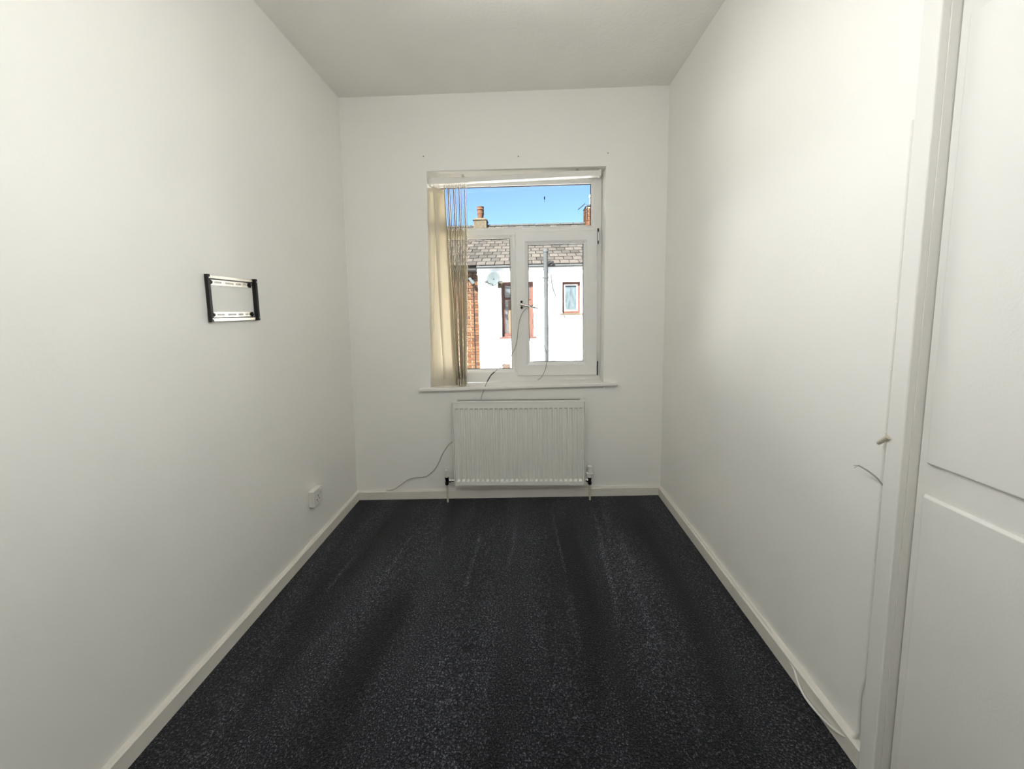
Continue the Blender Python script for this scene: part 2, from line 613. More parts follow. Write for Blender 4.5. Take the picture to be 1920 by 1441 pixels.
def mitred_ring(mb, o, i, y0, y1, slope=0.0):
    """a mitred rectangular frame; o, i = (x0, x1, z0, z1); slope lets the inner edge of the room face sink back"""
    def c(r, y):
        return [(r[0], y, r[2]), (r[1], y, r[2]), (r[1], y, r[3]), (r[0], y, r[3])]
    vs = c(o, y0) + c(i, y0 + slope) + c(o, y1) + c(i, y1)
    fs = []
    for k in range(4):
        j = (k + 1) % 4
        fs += [(k, j, 4 + j, 4 + k), (8 + j, 8 + k, 12 + k, 12 + j), (4 + k, 4 + j, 12 + j, 12 + k), (k, 8 + k, 8 + j, j)]
    mb.add(vs, fs)
    return mb


TOPL = (-.585, .479, 1.890, 2.171)          # glass of the top light
FIXL = (-.585, -.088, .892, 1.817)          # glass of the fixed pane
SASHG = (.037, .4225, .943, 1.766)          # glass of the sash
SASHO = (-.051, .515, .848, 1.853)          # sash outside
BE = 0.016                                   # glazing bead width
fr = MB()
mitred_ring(fr, (FX0, FX1, FZ0, FZ1), (TOPL[0] - BE, TOPL[1] + BE, FIXL[2] - BE, TOPL[3] + BE), Y0, Y1)
fr.build('frame', 'upvc', win, bevel=.004)
MB().box(TOPL[0] - BE, TOPL[1] + BE, Y0 + .001, Y1 - .001, FIXL[3] + BE, TOPL[2] - BE).build('transom', 'upvc', win, bevel=.003)
MB().box(FIXL[1] + BE, SASHO[0] + .022, Y0 + .002, Y1 - .002, FIXL[2] - BE, FIXL[3] + BE).build('mullion', 'upvc', win, bevel=.003)
for nm, g in (('top', TOPL), ('fix', FIXL)):
    mb = MB()
    mitred_ring(mb, (g[0] - BE, g[1] + BE, g[2] - BE, g[3] + BE), g, Y0 + .006, Y0 + .046, .012)
    mb.build('glazing_bead', 'upvc', win)
    mb = MB()
    mitred_ring(mb, (g[0] - .001, g[1] + .001, g[2] - .001, g[3] + .001), (g[0] + .004, g[1] - .004, g[2] + .004, g[3] - .004), Y0 + .034, Y0 + .040)
    mb.build('gasket', 'gasket', win)
    MB().box(g[0] - .004, g[1] + .004, Y0 + .041, Y0 + .045, g[2] - .004, g[3] + .004).build('pane', 'glass', win)
# the side-hung sash stands proud of the frame
SY = 2.598
sash = MB()
mitred_ring(sash, SASHO, (SASHG[0] - BE, SASHG[1] + BE, SASHG[2] - BE, SASHG[3] + BE), SY, Y1 - .004)
sash = sash.build('sash', 'upvc', win, bevel=.006, origin=(SASHO[1], SY, SASHO[2]))
WLOC[sash.name] = Vector((SASHO[1], SY, SASHO[2]))
# children of the sash carry its offset, so give the sash the true world location for put()
mb = MB()
g = SASHG
mitred_ring(mb, (g[0] - BE, g[1] + BE, g[2] - BE, g[3] + BE), g, SY + .006, SY + .046, .012)
mb.build('glazing_bead', 'upvc', sash)
mb = MB()
mitred_ring(mb, (g[0] - .001, g[1] + .001, g[2] - .001, g[3] + .001), (g[0] + .004, g[1] - .004, g[2] + .004, g[3] - .004), SY + .034, SY + .040)
mb.build('gasket', 'gasket', sash)
MB().box(g[0] - .004, g[1] + .004, SY + .041, SY + .045, g[2] - .004, g[3] + .004).build('pane', 'glass', sash)
# handle, its cover plate gone: two dark screw holes above and below the boss
hb = at(978, 571, 1, SY)
hp = hb + Vector((0, -.001, 0))
for dz in (.020, -.021):
    MB().lathe([(.009, 0), (.0085, .0015)], hp + Vector((0, 0, dz)), (0, -1, 0), 14).build('screw_hole', 'grout_shadow', sash)
hd = MB()
hd.lathe([(.012, -.002), (.012, .018), (.010, .024), (.004, .027)], hp, (0, -1, 0), 16)
e0, e1 = hp + Vector((0, -.020, 0)), at(1010, 578, 1, SY - .030)
mid = e0.lerp(e1, .3)
hd.tube([e0, mid, e0.lerp(e1, .62), e1], [.0075, .009, .007, .0055], 10)
tag(hd.build('handle', 'steel', sash, smooth=True), 'tarnished metal handle turned sideways')
# friction stays showing dark in the hinge gap
st = MB()
st.box(.516, .524, SY + .002, SY + .020, 1.760, 1.862)
st.build('hinge', 'black_metal', sash)
st = MB().box(.5175, .5225, SY - .001, SY + .003, 1.778, 1.838)
st.build('hinge_plate', 'chrome', sash)
st = MB()
st.box(.516, .522, SY + .002, SY + .020, .846, .945)
st.build('hinge', 'black_metal', sash)
# the stained gap between the sash and the sill end of the frame
MB().box(.30, .540, Y0 - .004, Y0 + .004, .802, .812).build('sealant', 'upvc_dirty', win)

# a bit of dirt on the outside of the top light
dq = at(1021, 371, 1, 2.6655)
dsm = MB().lathe([(.0015, -.012), (.0042, -.008), (.0048, .002), (.0040, .009), (.001, .012)], (dq.x, dq.y + .003, dq.z), (0, 0, 1), 10)
dsm.lathe([(.001, -.003), (.003, 0), (.001, .003)], (dq.x - .001, dq.y + .003, dq.z - .021), (0, 0, 1), 8)
tag(dsm.build('dirt_speck', 'pipe_grey', smooth=True, origin=tuple(dq)), 'small grey dirt speck on the top window pane against the sky', 'dirt')

# ---------------------------------------------------------------- vertical blind
bl = thing('vertical_blind', (-.52, 2.56, .81), 'beige fabric vertical blind bunched at the left of the window', 'blind')
hl, hr = at(806, 342, 1, 2.55), at(1125, 325.5, 1, 2.55)
ax = (hr - hl).normalized()
upv = Vector((0, 0, 1))
hh, hd_ = .0165, .022
hx = MB()
sec = lambda c: [c + Vector((0, -hd_, -hh)), c + Vector((0, hd_, -hh)), c + Vector((0, hd_, hh)), c + Vector((0, -hd_, hh))]
hx.hexa(sec(hl), sec(hr))
hx.build('headrail', 'white_plastic', bl, bevel=.003)
MB().box(hl.x - .004, hl.x + .012, 2.524, 2.576, hl.z - .019, hl.z + .019).build('end_cap', 'white_plastic', bl, bevel=.002)
MB().box(hr.x - .012, hr.x + .004, 2.524, 2.576, hr.z - .019, hr.z + .019).build('end_cap', 'white_plastic', bl, bevel=.002)
for px_, py_ in ((868, 333), (1082, 322)):
    q = at(px_, py_, 1, 2.545)
    MB().box(q.x - .008, q.x + .008, 2.530, 2.575, q.z - .003, q.z + .018).build('bracket', 'steel', bl, bevel=.001)

VW = .089


def vane(xt, xb, at_, ab_, yt=2.553, yb_=2.545, ease=1.6):
    """one hanging strip: angle at_ (0 = face on, 90 = edge on) at the top, ab_ at the bottom"""
    zt_ = hl.z + (hr.z - hl.z) * (xt - hl.x) / (hr.x - hl.x) - .040
    zb_ = sz(xb) + .006
    nz, nx = 24, 5
    vs, fs = [], []
    for i in range(nz + 1):
        t = i / nz
        s = t ** ease
        an = math.radians(at_ + (ab_ - at_) * s)
        cxp = xt + (xb - xt) * (t ** 1.25)
        cyp = yt + (yb_ - yt) * t
        z = zt_ + (zb_ - zt_) * t
        for k in range(nx):
            u = (k / (nx - 1) - .5) * VW
            bow = .004 * math.cos(math.pi * (k / (nx - 1) - .5)) * math.sin(math.pi * min(1, t * 1.1))
            vs.append((cxp + u * math.cos(an) + bow * math.sin(an), cyp + u * math.sin(an) - bow * math.cos(an), z))
    for i in range(nz):
        for k in range(nx - 1):
            q = i * nx + k
            fs.append((q, q + 1, q + nx + 1, q + nx))
    mb = MB().add(vs, fs)
    vn = mb.build('vane', 'fabric', bl, smooth=True)
    so = vn.modifiers.new('thickness', 'SOLIDIFY')
    so.thickness = .0008
    # hem pocket with its weight, and the little hanger at the top
    an = math.radians(ab_)
    c, s_ = math.cos(an), math.sin(an)
    hw = VW / 2 + .0008
    p0 = Vector((xb - hw * c, yb_ - hw * s_, 0))
    p1 = Vector((xb + hw * c, yb_ + hw * s_, 0))
    nn = Vector((s_, -c, 0)) * .0022
    z0, z1 = zb_ - .002, zb_ + .045
    hm = MB().hexa([(*(p0 - nn).xy, z0), (*(p1 - nn).xy, z0), (*(p1 + nn).xy, z0), (*(p0 + nn).xy, z0)],
                   [(*(p0 - nn).xy, z1), (*(p1 - nn).xy, z1), (*(p1 + nn).xy, z1), (*(p0 + nn).xy, z1)])
    hm.build('hem', 'fabric', vn)
    hg = MB().tube([(xt, yt, zt_ + .030), (xt, yt, zt_ - .004)], .0028, 6)
    hg.build('hanger', 'white_plastic', vn)


# two strips turned flat at the left, then the pack standing edge-on
vane(-.588, -.608, 28, 8, 2.552, 2.530)
vane(-.556, -.520, 40, 14, 2.556, 2.540, 1.3)
nv = 13
for i in range(nv):
    t = i / (nv - 1)
    xt_ = -.520 + t * .150
    xb_ = -.478 + t * .068
    vane(xt_, xb_, 97 + 3 * math.sin(i * 2.1), 88 + 14 * (1 - t) + 6 * math.sin(i * 1.7) - (34 if i == 0 else 0), 2.556, 2.548 + .006 * math.sin(i * 2.9))
# operating cord looped across below the headrail, and the bead chain down the left reveal
cpts = [at(px_, py_, 1, 2.530) for px_, py_ in ((868, 341), (900, 343.5), (950, 343), (1000, 341), (1050, 336), (1090, 330.5), (1124, 327))]
MB().tube(smooth_path(cpts, 5), .0016, 6).build('cord', 'cable', bl)
cpts = [at(px_, py_, 1, 2.512) for px_, py_ in ((815, 350), (818, 436), (814, 446), (814.5, 520), (813, 595), (814, 610), (813, 622))]
MB().tube(smooth_path(cpts, 5), .0016, 6).build('bead_chain', 'cable', bl)

# ---------------------------------------------------------------- radiator
RX0, RX1, RZ0, RZ1 = -.483, .393, .128, .702
RY0, RY1 = 2.402, 2.468
rad = thing('radiator', (-.045, 2.45, 0), 'white fluted panel radiator with a top grille under the window', 'radiator')
# fluted front panel: 26 channels pressed in
nf = 26
pitch = (RX1 - RX0 - .012) / nf
xs, dep = [RX0], [0.0]
for i in range(nf):
    x0 = RX0 + .006 + i * pitch
    for fx, d in ((.14, 0), (.26, 1), (.74, 1), (.86, 0)):
        xs.append(x0 + fx * pitch)
        dep.append(d)
xs.append(RX1)
dep.append(0)
zs = [(RZ0, 0), (RZ0 + .027, 0), (RZ0 + .040, 1), (RZ1 - .046, 1), (RZ1 - .036, 0), (RZ1, 0)]
mb = MB()
vs = [(x, RY0 + .0115 * d * k, z) for z, k in zs for x, d in zip(xs, dep)]
nx = len(xs)
fs = [(r * nx + c, r * nx + c + 1, (r + 1) * nx + c + 1, (r + 1) * nx + c) for r in range(len(zs) - 1) for c in range(nx - 1)]
mb.add(vs, fs)
mb.box(RX0, RX1, RY0 + .012, RY0 + .018, RZ0, RZ1)
mb.build('front_panel', 'radiator', rad)
MB().box(RX0, RX1, RY1 - .008, RY1, RZ0 + .01, RZ1 - .01).build('rear_panel', 'radiator', rad)
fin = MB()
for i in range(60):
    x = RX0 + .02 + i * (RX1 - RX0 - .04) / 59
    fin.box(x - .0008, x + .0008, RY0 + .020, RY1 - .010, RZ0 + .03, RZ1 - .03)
MB().box(RX0 + .01, RX1 - .01, RY0 + .012, RY1 - .004, RZ1 + .003, RZ1 + .0068).build('slot_shade_sheet', 'slot_shade', rad)  # dark sheet painted as the shade seen through the grille slots
tag(fin.build('convector_fins', 'slot_shade', rad), kind='stuff')
for x0, x1 in ((RX0 - .009, RX0 - .002), (RX1 + .002, RX1 + .009)):
    MB().box(x0, x1, RY0 - .002, RY1, RZ0 - .006, RZ1 + .012).build('side_panel', 'radiator', rad, bevel=.0015)
MB().box(RX0 - .002, RX1 + .002, RY0 - .003, RY0 + .006, RZ1 + .001, RZ1 + .012).build('top_rail', 'radiator', rad, bevel=.0015)
gr = MB()
gr.box(RX0 - .002, RX1 + .002, RY0 + .006, RY0 + .011, RZ1 + .006, RZ1 + .012)
gr.box(RX0 - .002, RX1 + .002, RY1 - .004, RY1, RZ1 + .006, RZ1 + .012)
gr.box(RX0 - .002, RX0 + .022, RY0 + .010, RY1 - .003, RZ1 + .006, RZ1 + .012)
gr.box(RX1 - .022, RX1 + .002, RY0 + .010, RY1 - .003, RZ1 + .006, RZ1 + .012)
for i in range(84):
    x = RX0 + .022 + (i + .5) * (RX1 - RX0 - .044) / 84
    gr.box(x - .0015, x + .0015, RY0 + .010, RY1 - .003, RZ1 + .0090, RZ1 + .0116)
gr.build('top_grille', 'radiator', rad)
for x in (RX0 + .14, RX1 - .14):
    MB().box(x - .015, x + .015, RY1, YB - .001, RZ0 + .06, RZ1 - .08).build('wall_bracket', 'radiator', rad)
# valves and pipes
for side, xv, cap in ((-1, -.549, 'lock'), (1, .4365, 'trv')):
    zc = .148
    yv = 2.434
    xe = RX0 - .006 if side < 0 else RX1 + .006
    vb = MB()
    vb.lathe([(.010, -.030), (.013, -.026), (.013, -.012), (.009, -.010), (.0105, .0), (.012, .012), (.014, .018), (.014, .024)], (xv, yv, zc), (0, 0, 1), 12)
    vb.tube([(xv, yv, zc), (xv + (xe - xv) * .3, yv, zc)], .0085, 10)
    vv = vb.build('valve', 'dark_brass', rad, smooth=True)
    un_ = MB()
    un_.lathe([(.0095, 0), (.0135, .003), (.0135, .014), (.0095, .017), (.0085, abs(xe - xv) * .75)], (xv + (xe - xv) * .25, yv, zc), (xe - xv, 0, 0), 6)
    un_.build('union_nut', 'chrome', vv)
    if cap == 'lock':
        MB().lathe([(.009, 0), (.0115, .002), (.0110, .030), (.0125, .040), (.0120, .052), (.008, .055)], (xv, yv, zc + .024), (0, 0, 1), 14).build('cap', 'white_plastic', vv, smooth=True)
    else:
        MB().lathe([(.014, 0), (.0185, .003), (.0195, .022), (.0225, .025), (.0225, .031), (.0180, .034), (.0170, .040), (.0175, .046), (.0160, .050), (.0165, .058), (.0150, .072), (.0145, .078), (.010, .081)],
                   (xv, yv, zc + .022), (0, 0, 1), 18).build('thermostatic_head', 'white_plastic', vv, smooth=True)
    MB().tube([(xv, yv, zc - .028), (xv + .002, yv, zf(xv) - .01)], .0066, 10).build('pipe', 'copper', rad, smooth=True)

# ---------------------------------------------------------------- wall bracket for a television, on the left wall
WX = xl(1.38)
tv = thing('tv_wall_bracket', (WX, 1.46, 1.29), 'black and silver metal television bracket on the left wall', 'bracket')
by0, by1 = 1.365, 1.598


def slot_plate(mb, x0, x1, y0, y1, z0, z1, slots):
    """a strip with slotted holes, built as bars around the slots"""
    zc0, zc1 = z0 + (z1 - z0) * .34, z0 + (z1 - z0) * .66
    mb.box(x0, x1, y0, y1, z0, zc0)
    mb.box(x0, x1, y0, y1, zc1, z1)
    cur = y0
    for s0, s1 in slots:
        mb.box(x0, x1, cur, s0, zc0, zc1)
        cur = s1
    mb.box(x0, x1, cur, y1, zc0, zc1)


slots = [(1.405, 1.440), (1.458, 1.500), (1.512, 1.540), (1.552, 1.568)]
for topbar in (True, False):
    sg = 1 if topbar else -1
    ze = 1.468 if topbar else 1.296                       # outer edge
    zi = ze - sg * .034
    bar = MB()
    z0, z1 = sorted((zi, ze - sg * .013))
    slot_plate(bar, WX + .0005, WX + .003, by0, by1, z0, z1, slots)
    bar = bar.build('bar', 'steel', tv)
    z0, z1 = sorted((ze - sg * .0135, ze - sg * .0095))
    MB().box(WX + .0005, WX + .013, by0, by1, z0, z1).build('flange', 'black_metal', bar)  # black colour stands in for the dark reflection along the flange
    z0, z1 = sorted((ze - sg * .010, ze + sg * .001))
    MB().box(WX + .010, WX + .0125, by0, by1, z0, z1).build('hook_lip', 'steel', bar)
    zc = (zi + ze - sg * .013) / 2
    for yb_ in (1.386, 1.588):
        bo = MB()
        bo.lathe([(.0085, 0), (.0085, .002), (.005, .002), (.005, .007), (.003, .008)], (WX + .003, yb_, zc), (1, 0, 0), 12)
        bo.build('bolt', 'dark_brass', bar)
for yb_, xo in ((1.362, .016), (1.604, .020)):
    ar = MB()
    ar.box(WX + .003, WX + xo, yb_, yb_ + .003, 1.292, 1.473)
    ar.box(WX + xo - .003, WX + xo, yb_ + .003, yb_ + .011, 1.292, 1.473)
    ar = ar.build('arm', 'black_metal', tv)
    for zz in (1.304, 1.460):
        MB().lathe([(.003, 0), (.003, .0015), (.002, .002)], (WX + xo, yb_ + .006, zz), (1, 0, 0), 8).build('screw', 'chrome', ar)

# ---------------------------------------------------------------- socket
SX = xl(.28)
so_ = thing('wall_socket', (SX, 1.962, .24), 'white single socket box low on the left wall', 'socket')
MB().box(SX, SX + .022, 1.919, 2.006, .240, .329).build('back_box', 'white_plastic', so_, bevel=.003)
fp = MB().box(SX + .022, SX + .031, 1.918, 2.007, .239, .330).build('face_plate', 'white_plastic', so_, bevel=.003)
for yy, zz, w_, h_ in ((1.960, .290, .005, .011), (1.949, .270, .0085, .005), (1.971, .270, .0085, .005), (1.955, .258, .004, .004)):
    MB().box(SX + .0305, SX + .0315, yy - w_ / 2, yy + w_ / 2, zz - h_ / 2, zz + h_ / 2).build('pin_hole', 'grout_shadow', fp)
MB().hexa([(SX + .030, 1.977, .298), (SX + .030, 1.993, .298), (SX + .030, 1.993, .320), (SX + .030, 1.977, .320)],
          [(SX + .033, 1.977, .298), (SX + .033, 1.993, .298), (SX + .037, 1.993, .320), (SX + .037, 1.977, .320)]).build('rocker_switch', 'white_plastic', fp, bevel=.001)
MB().box(SX + .0305, SX + .0312, 1.976, 1.994, .2955, .298).build('switch_gap', 'grout_shadow', fp)

# ---------------------------------------------------------------- door on the right
AX = XR - .020
ar = MB()
ar.box(AX, XR + .001, .899, .9405, -.02, 2.075)
ar.box(AX, XR + .001, .055, .899, 2.005, 2.075)
ar.box(AX, XR + .001, .040, .100, -.02, 2.075)
tag(ar.build('trim_2', 'door_white', bevel=.003), 'flat white architrave around the door', kind='structure')
ja = MB()
ja.box(XR, XR + .10, .898, .935, -.02, 2.02)
ja.box(XR, XR + .10, .095, .132, -.02, 2.02)
ja.box(XR, XR + .10, .132, .898, 1.985, 2.02)
tag(ja.build('trim_3', 'door_white'), 'white door lining set back behind the architrave', kind='structure')
DX = XR + .020
dr = thing('door_1', (DX, .88, 0), 'white panelled door at the right edge of the room', kind='structure')
MB().box(DX, DX + .036, .135, .896, .02, 1.982).build('door_slab', 'door_white', dr, bevel=.002)


def raised_panel(z0, z1):
    y0, y1, e = .160, .878, .010
    x0, x1 = DX + .0005, DX - .009
    mb = MB().hexa([(x0, y0, z0), (x0, y1, z0), (x0, y1, z1), (x0, y0, z1)],
                   [(x1, y0 + e, z0 + e * .5), (x1, y1 - e * .6, z0 + e * .5), (x1, y1 - e * .6, z1 - e * .5), (x1, y0 + e, z1 - e * .5)])
    return mb.build('panel', 'door_white', dr, bevel=.002)


raised_panel(.934, 1.925)
raised_panel(.10, .860)
MB().lathe([(.024, 0), (.024, .006), (.010, .008), (.010, .035), (.024, .045), (.026, .058), (.018, .066)], (DX, .19, .99), (-1, 0, 0), 18).build('door_knob', 'chrome', dr, smooth=True)

# ---------------------------------------------------------------- cables
# one thin lead: sill, over the window handle, down behind the radiator, out again at its left and onto the skirting
q = lambda x, y, d: at(x, y, 1, d)
lead = [q(1008, 712, 2.555), q(1014, 708, 2.553), q(1021, 696, 2.552), q(1025, 680, 2.552), q(1024.5, 660, 2.553), q(1017, 643, 2.556), q(1004, 622, 2.560),
        q(999.5, 608, 2.562), q(1000, 592, 2.563), q(1002, 580, 2.562), q(1001, 572.5, 2.553), q(995, 574, 2.553), q(985, 580, 2.565), q(977, 592, 2.575),
        q(972, 612, 2.578), q(969, 640, 2.575), q(961, 662, 2.57), q(948, 680, 2.56), q(932, 693, 2.545), q(920, 704, 2.52), q(912, 718, 2.485), q(907, 732, 2.462), q(902.5, 745, 2.4575)]
lead[10].z = max(lead[10].z, at(1001, 573.5, 1, SY - .03).z + .009)
low = [Vector((-.33, 2.484, .60)), Vector((-.40, 2.486, .48)), q(846, 830, 2.478), q(838, 838, 2.474), q(829, 852, 2.476), q(820, 872, 2.478), q(811, 884, 2.480), q(797, 893.5, 2.482),
       q(780, 895, 2.482), q(765, 899, 2.482), q(752, 908, 2.478), q(741, 916, 2.476), q(729, 919, 2.478)]
low = [Vector((p.x, min(p.y, 2.489), p.z)) for p in low]
tb = thing('aerial_lead', tuple(lead[0]), 'thin grey lead draped over the window handle and behind the radiator', 'cable')
path = smooth_path(lead + [lead[-1] + Vector((-.006, .014, -.03))] + low, 6)
MB().tube(path, .0024, 8).build('flex', 'cable_grey', tb, smooth=True)
sl = smooth_path([q(927, 697, 2.535), q(920, 704, 2.52), q(913.5, 715, 2.49)], 5)
tag(MB().tube(sl, .0040, 8).build('connector_sleeve', 'black_metal', tb, smooth=True), 'black sleeve on the lead')
MB().tube([q(729, 919, 2.478), q(724, 918, 2.479)], .004, 8).build('plug_end', 'cable', tb)

# painted-over cable clipped along the top of the skirting and up the side of the door
zk = lambda x: zf(x) + SK + .0045
run = [Vector((-.95, 2.4915, zk(-.95))), Vector((-.6, 2.492, zk(-.6))), Vector((-.2, 2.4905, zk(-.2))), Vector((.2, 2.492, zk(.2))), Vector((.6, 2.491, zk(.6))), Vector((.905, 2.491, zk(.9))),
       Vector((.930, 2.478, zk(.93))), Vector((.931, 2.2, zk(.93) + .001)), Vector((.929, 1.9, zk(.93) + .002)), Vector((.931, 1.6, zk(.93))), Vector((.929, 1.35, zk(.93) + .001)), at(1472, 1228, 0, .926)]
cl = thing('clipped_cable', (.93, 2.0, .07), 'white cable clipped along the right skirting and up the door architrave', 'cable')
loop = [at(x, y, 0, v) for x, y, v in ((1487, 1250, .920), (1496, 1278, .914), (1508, 1304, .912), (1530, 1333, .912), (1556, 1360, .914), (1580, 1378, .920), (1594, 1382, .926), (1603, 1380, .932), (1608, 1372, .935))]
riser = [at(x, y, 0, .9362) for x, y in ((1610, 1350), (1611.5, 1325), (1614, 1295), (1622, 1270))]
riser += [Vector((.9365, .9585, z)) for z in (.30, .45, .62, .80, 1.0, 1.25, 1.5, 1.75)]
MB().tube(smooth_path(run, 8), .0028, 6).build('skirting_run', 'gloss_white', cl, smooth=True)
MB().tube(smooth_path([run[-1]] + loop + riser, 6), .0036, 8).build('hanging_loop', 'gloss_white', cl, smooth=True)
clip_pts = [run[-1], run[7], run[8], run[9], run[2], run[4], loop[-1]] + [Vector((.9365, .9585, z)) for z in (.36, .62, .80, .985, 1.15, 1.32)]
for c in clip_pts:
    MB().box(c.x - .0035, c.x + .0035, c.y - .0045, c.y + .0045, c.z - .0045, c.z + .0045).build('clip', 'gloss_white', cl, bevel=.002)

lw = thing('cut_wire', tuple(at(1655, 910, 0, .938)), 'short cut grey wire sticking out beside the door architrave', 'wire')
wp = [at(1657, 912, 0, .937), at(1650, 902, 0, .931), at(1640, 892, 0, .924), at(1625, 881, 0, .917), at(1610, 872.5, 0, .912)]
MB().tube(smooth_path(wp, 6), .0020, 8).build('sheath', 'cable_grey', lw, smooth=True)
for dx_, dy_ in ((1601, 872), (1602, 876)):
    MB().tube([wp[-1], at(dx_, dy_, 0, .912)], .0006, 5).build('bare_strand', 'copper_wire', lw)

st_ = thing('cable_stub', tuple(at(1667, 822, 0, .937)), 'stubby cut end of a thick white cable beside the door architrave', 'cable')
p0_, p1_ = at(1666, 819, 0, .917), at(1647, 830.5, 0, .9185)
MB().tube([p0_, p0_.lerp(p1_, .45), p1_], [.0062, .0056, .0045], 10).build('sheath', 'stub', st_, smooth=True)
MB().tube([p1_, p1_ + (p1_ - p0_) * .06], .0034, 8).build('core', 'cable_grey', st_)

# raw plugs left in the wall above the window
for (px_, py_), lab in (((794, 293), 'small wall plug above the left corner of the window'), ((972, 293), 'small wall plug above the middle of the window'), ((1140, 287), 'small wall plug above the right corner of the window')):
    c = at(px_, py_, 1, YB)
    o = MB().lathe([(.0035, 0), (.0042, .001), (.0030, .003), (.001, .0032)], c + Vector((0, .0005, 0)), (0, -1, 0), 8).build('wall_plug', 'copper_wire', origin=tuple(c))
    tag(o, lab, 'wall plug', 'plugs left in the wall above the window')

# ---------------------------------------------------------------- added fill lamp, unseen above the frame, to brighten the room
def lit_mat(name, col, strength):
    m, nt, b = new_mat(name)
    b.inputs['Base Color'].default_value = (.8, .8, .78, 1)
    b.inputs['Emission Color'].default_value = (*col, 1)
    b.inputs['Emission Strength'].default_value = strength
    return m


def globe(c, r, m, parent):
    return MB().lathe([(r * math.sin(math.pi * k / 16), r - r * math.cos(math.pi * k / 16)) for k in range(17)], c - Vector((0, 0, r)), (0, 0, 1), 24).build('globe', m, parent, smooth=True)


LP, LR = Vector((.0, .62, 1.93)), .055
lm = thing('added_fill_lamp', (LP.x, LP.y, H), 'white globe lamp added out of view to brighten the room', 'lamp')
globe(LP, LR, lit_mat('added_fill_globe', (0.94, 0.98, 1.01), 124.0), lm)
MB().lathe([(.022, 0), (.026, .012), (.026, .045), (.008, .06)], LP + Vector((0, 0, LR - .006)), (0, 0, 1), 18).build('fill_lamp_holder', 'white_plastic', lm, smooth=True)
MB().tube([LP + Vector((0, 0, LR + .05)), (LP.x, LP.y, H - .01)], .004, 6).build('flex', 'white_plastic', lm)
MB().lathe([(.012, 0), (.03, .006), (.04, .03)], (LP.x, LP.y, H - .03), (0, 0, 1), 16).build('fill_lamp_rose', 'white_plastic', lm, smooth=True)

# ---------------------------------------------------------------- outside
GZ = -3.05
tag(MB().box(-40, 40, YB + TH, 60, GZ - .2, GZ).build('ground', 'tarmac'), 'ground of the back street', kind='structure')
FY = 10.0                                    # face of the house opposite
house = thing('terraced_house', (0, FY, GZ), 'white rendered terraced house with slate roof across the street', 'house')
EZ = 2.47
BX = at(898, 600, 1, FY).x                   # where the render meets the neighbour's brick
w = MB()
# rendered wall built around its two window openings
LW = (at(940, 560, 1, FY).x, at(1000, 560, 1, FY).x, at(970, 631, 1, FY).z, at(970, 528, 1, FY).z)
SW = (at(1054, 560, 1, FY).x, at(1088.5, 560, 1, FY).x, at(1070, 587, 1, FY).z, at(1070, 528, 1, FY).z)
XE = 9.0


def wall_with_holes(mb, x0, x1, z0, z1, y0, y1, holes):
    """holes sorted by x, each (x0, x1, z0, z1)"""
    cur = x0
    for h in holes:
        mb.box(cur, h[0], y0, y1, z0, z1)
        mb.box(h[0], h[1], y0, y1, z0, h[2])
        mb.box(h[0], h[1], y0, y1, h[3], z1)
        cur = h[1]
    mb.box(cur, x1, y0, y1, z0, z1)


wall_with_holes(w, BX, XE, GZ, EZ, FY, FY + .30, [LW, SW])
w.build('rendered_wall', 'render', house)


def house_window(o, depth, sill_over, transom=None, pane='dark_glass', curtain=False):
    x0, x1, z0, z1 = o
    wn_ = MB()
    t = .062
    yw = FY + depth
    for r in ((x0, x0 + t, z0, z1), (x1 - t, x1, z0, z1), (x0 + t, x1 - t, z0, z0 + t), (x0 + t, x1 - t, z1 - t, z1)):
        wn_.box(r[0], r[1], yw, yw + .06, r[2], r[3])
    if transom:
        wn_.box(x0 + t, x1 - t, yw, yw + .06, transom - .03, transom + .03)
        xm = x0 + (x1 - x0) * .5
        wn_.box(xm - .03, xm + .03, yw, yw + .06, z0 + t, z1 - t)
    wo = wn_.build('window', 'mahogany', house, bevel=.006)
    inner = MB()
    t2 = t + .030
    for r in ((x0 + t, x0 + t2, z0 + t, z1 - t), (x1 - t2, x1 - t, z0 + t, z1 - t), (x0 + t2, x1 - t2, z0 + t, z0 + t2), (x0 + t2, x1 - t2, z1 - t2, z1 - t)):
        inner.box(r[0], r[1], yw + .012, yw + .05, r[2], r[3])
    inner.build('casement', 'mahogany' if transom else 'fascia', wo)
    MB().box(x0 + t, x1 - t, yw + .030, yw + .036, z0 + t, z1 - t).build('pane', pane, wo)
    if curtain:
        for cx0, cx1 in ((x0 + .18, x0 + .30), (x1 - .17, x1 - .10)):
            MB().box(cx0, cx1, yw + .022, yw + .028, z0 + t2, (transom or z1) - .05).build('curtain', 'tan_curtain', wo)
    MB().box(x0 - sill_over, x1 + sill_over, FY - .06, FY + depth, z0 - .045, z0).build('sill', 'mahogany' if transom else 'stone', wo, bevel=.004)
    return wo


house_window(LW, .10, .07, transom=LW[2] + (LW[3] - LW[2]) * .70, curtain=True)
house_window(SW, .08, .06, pane='frosted')

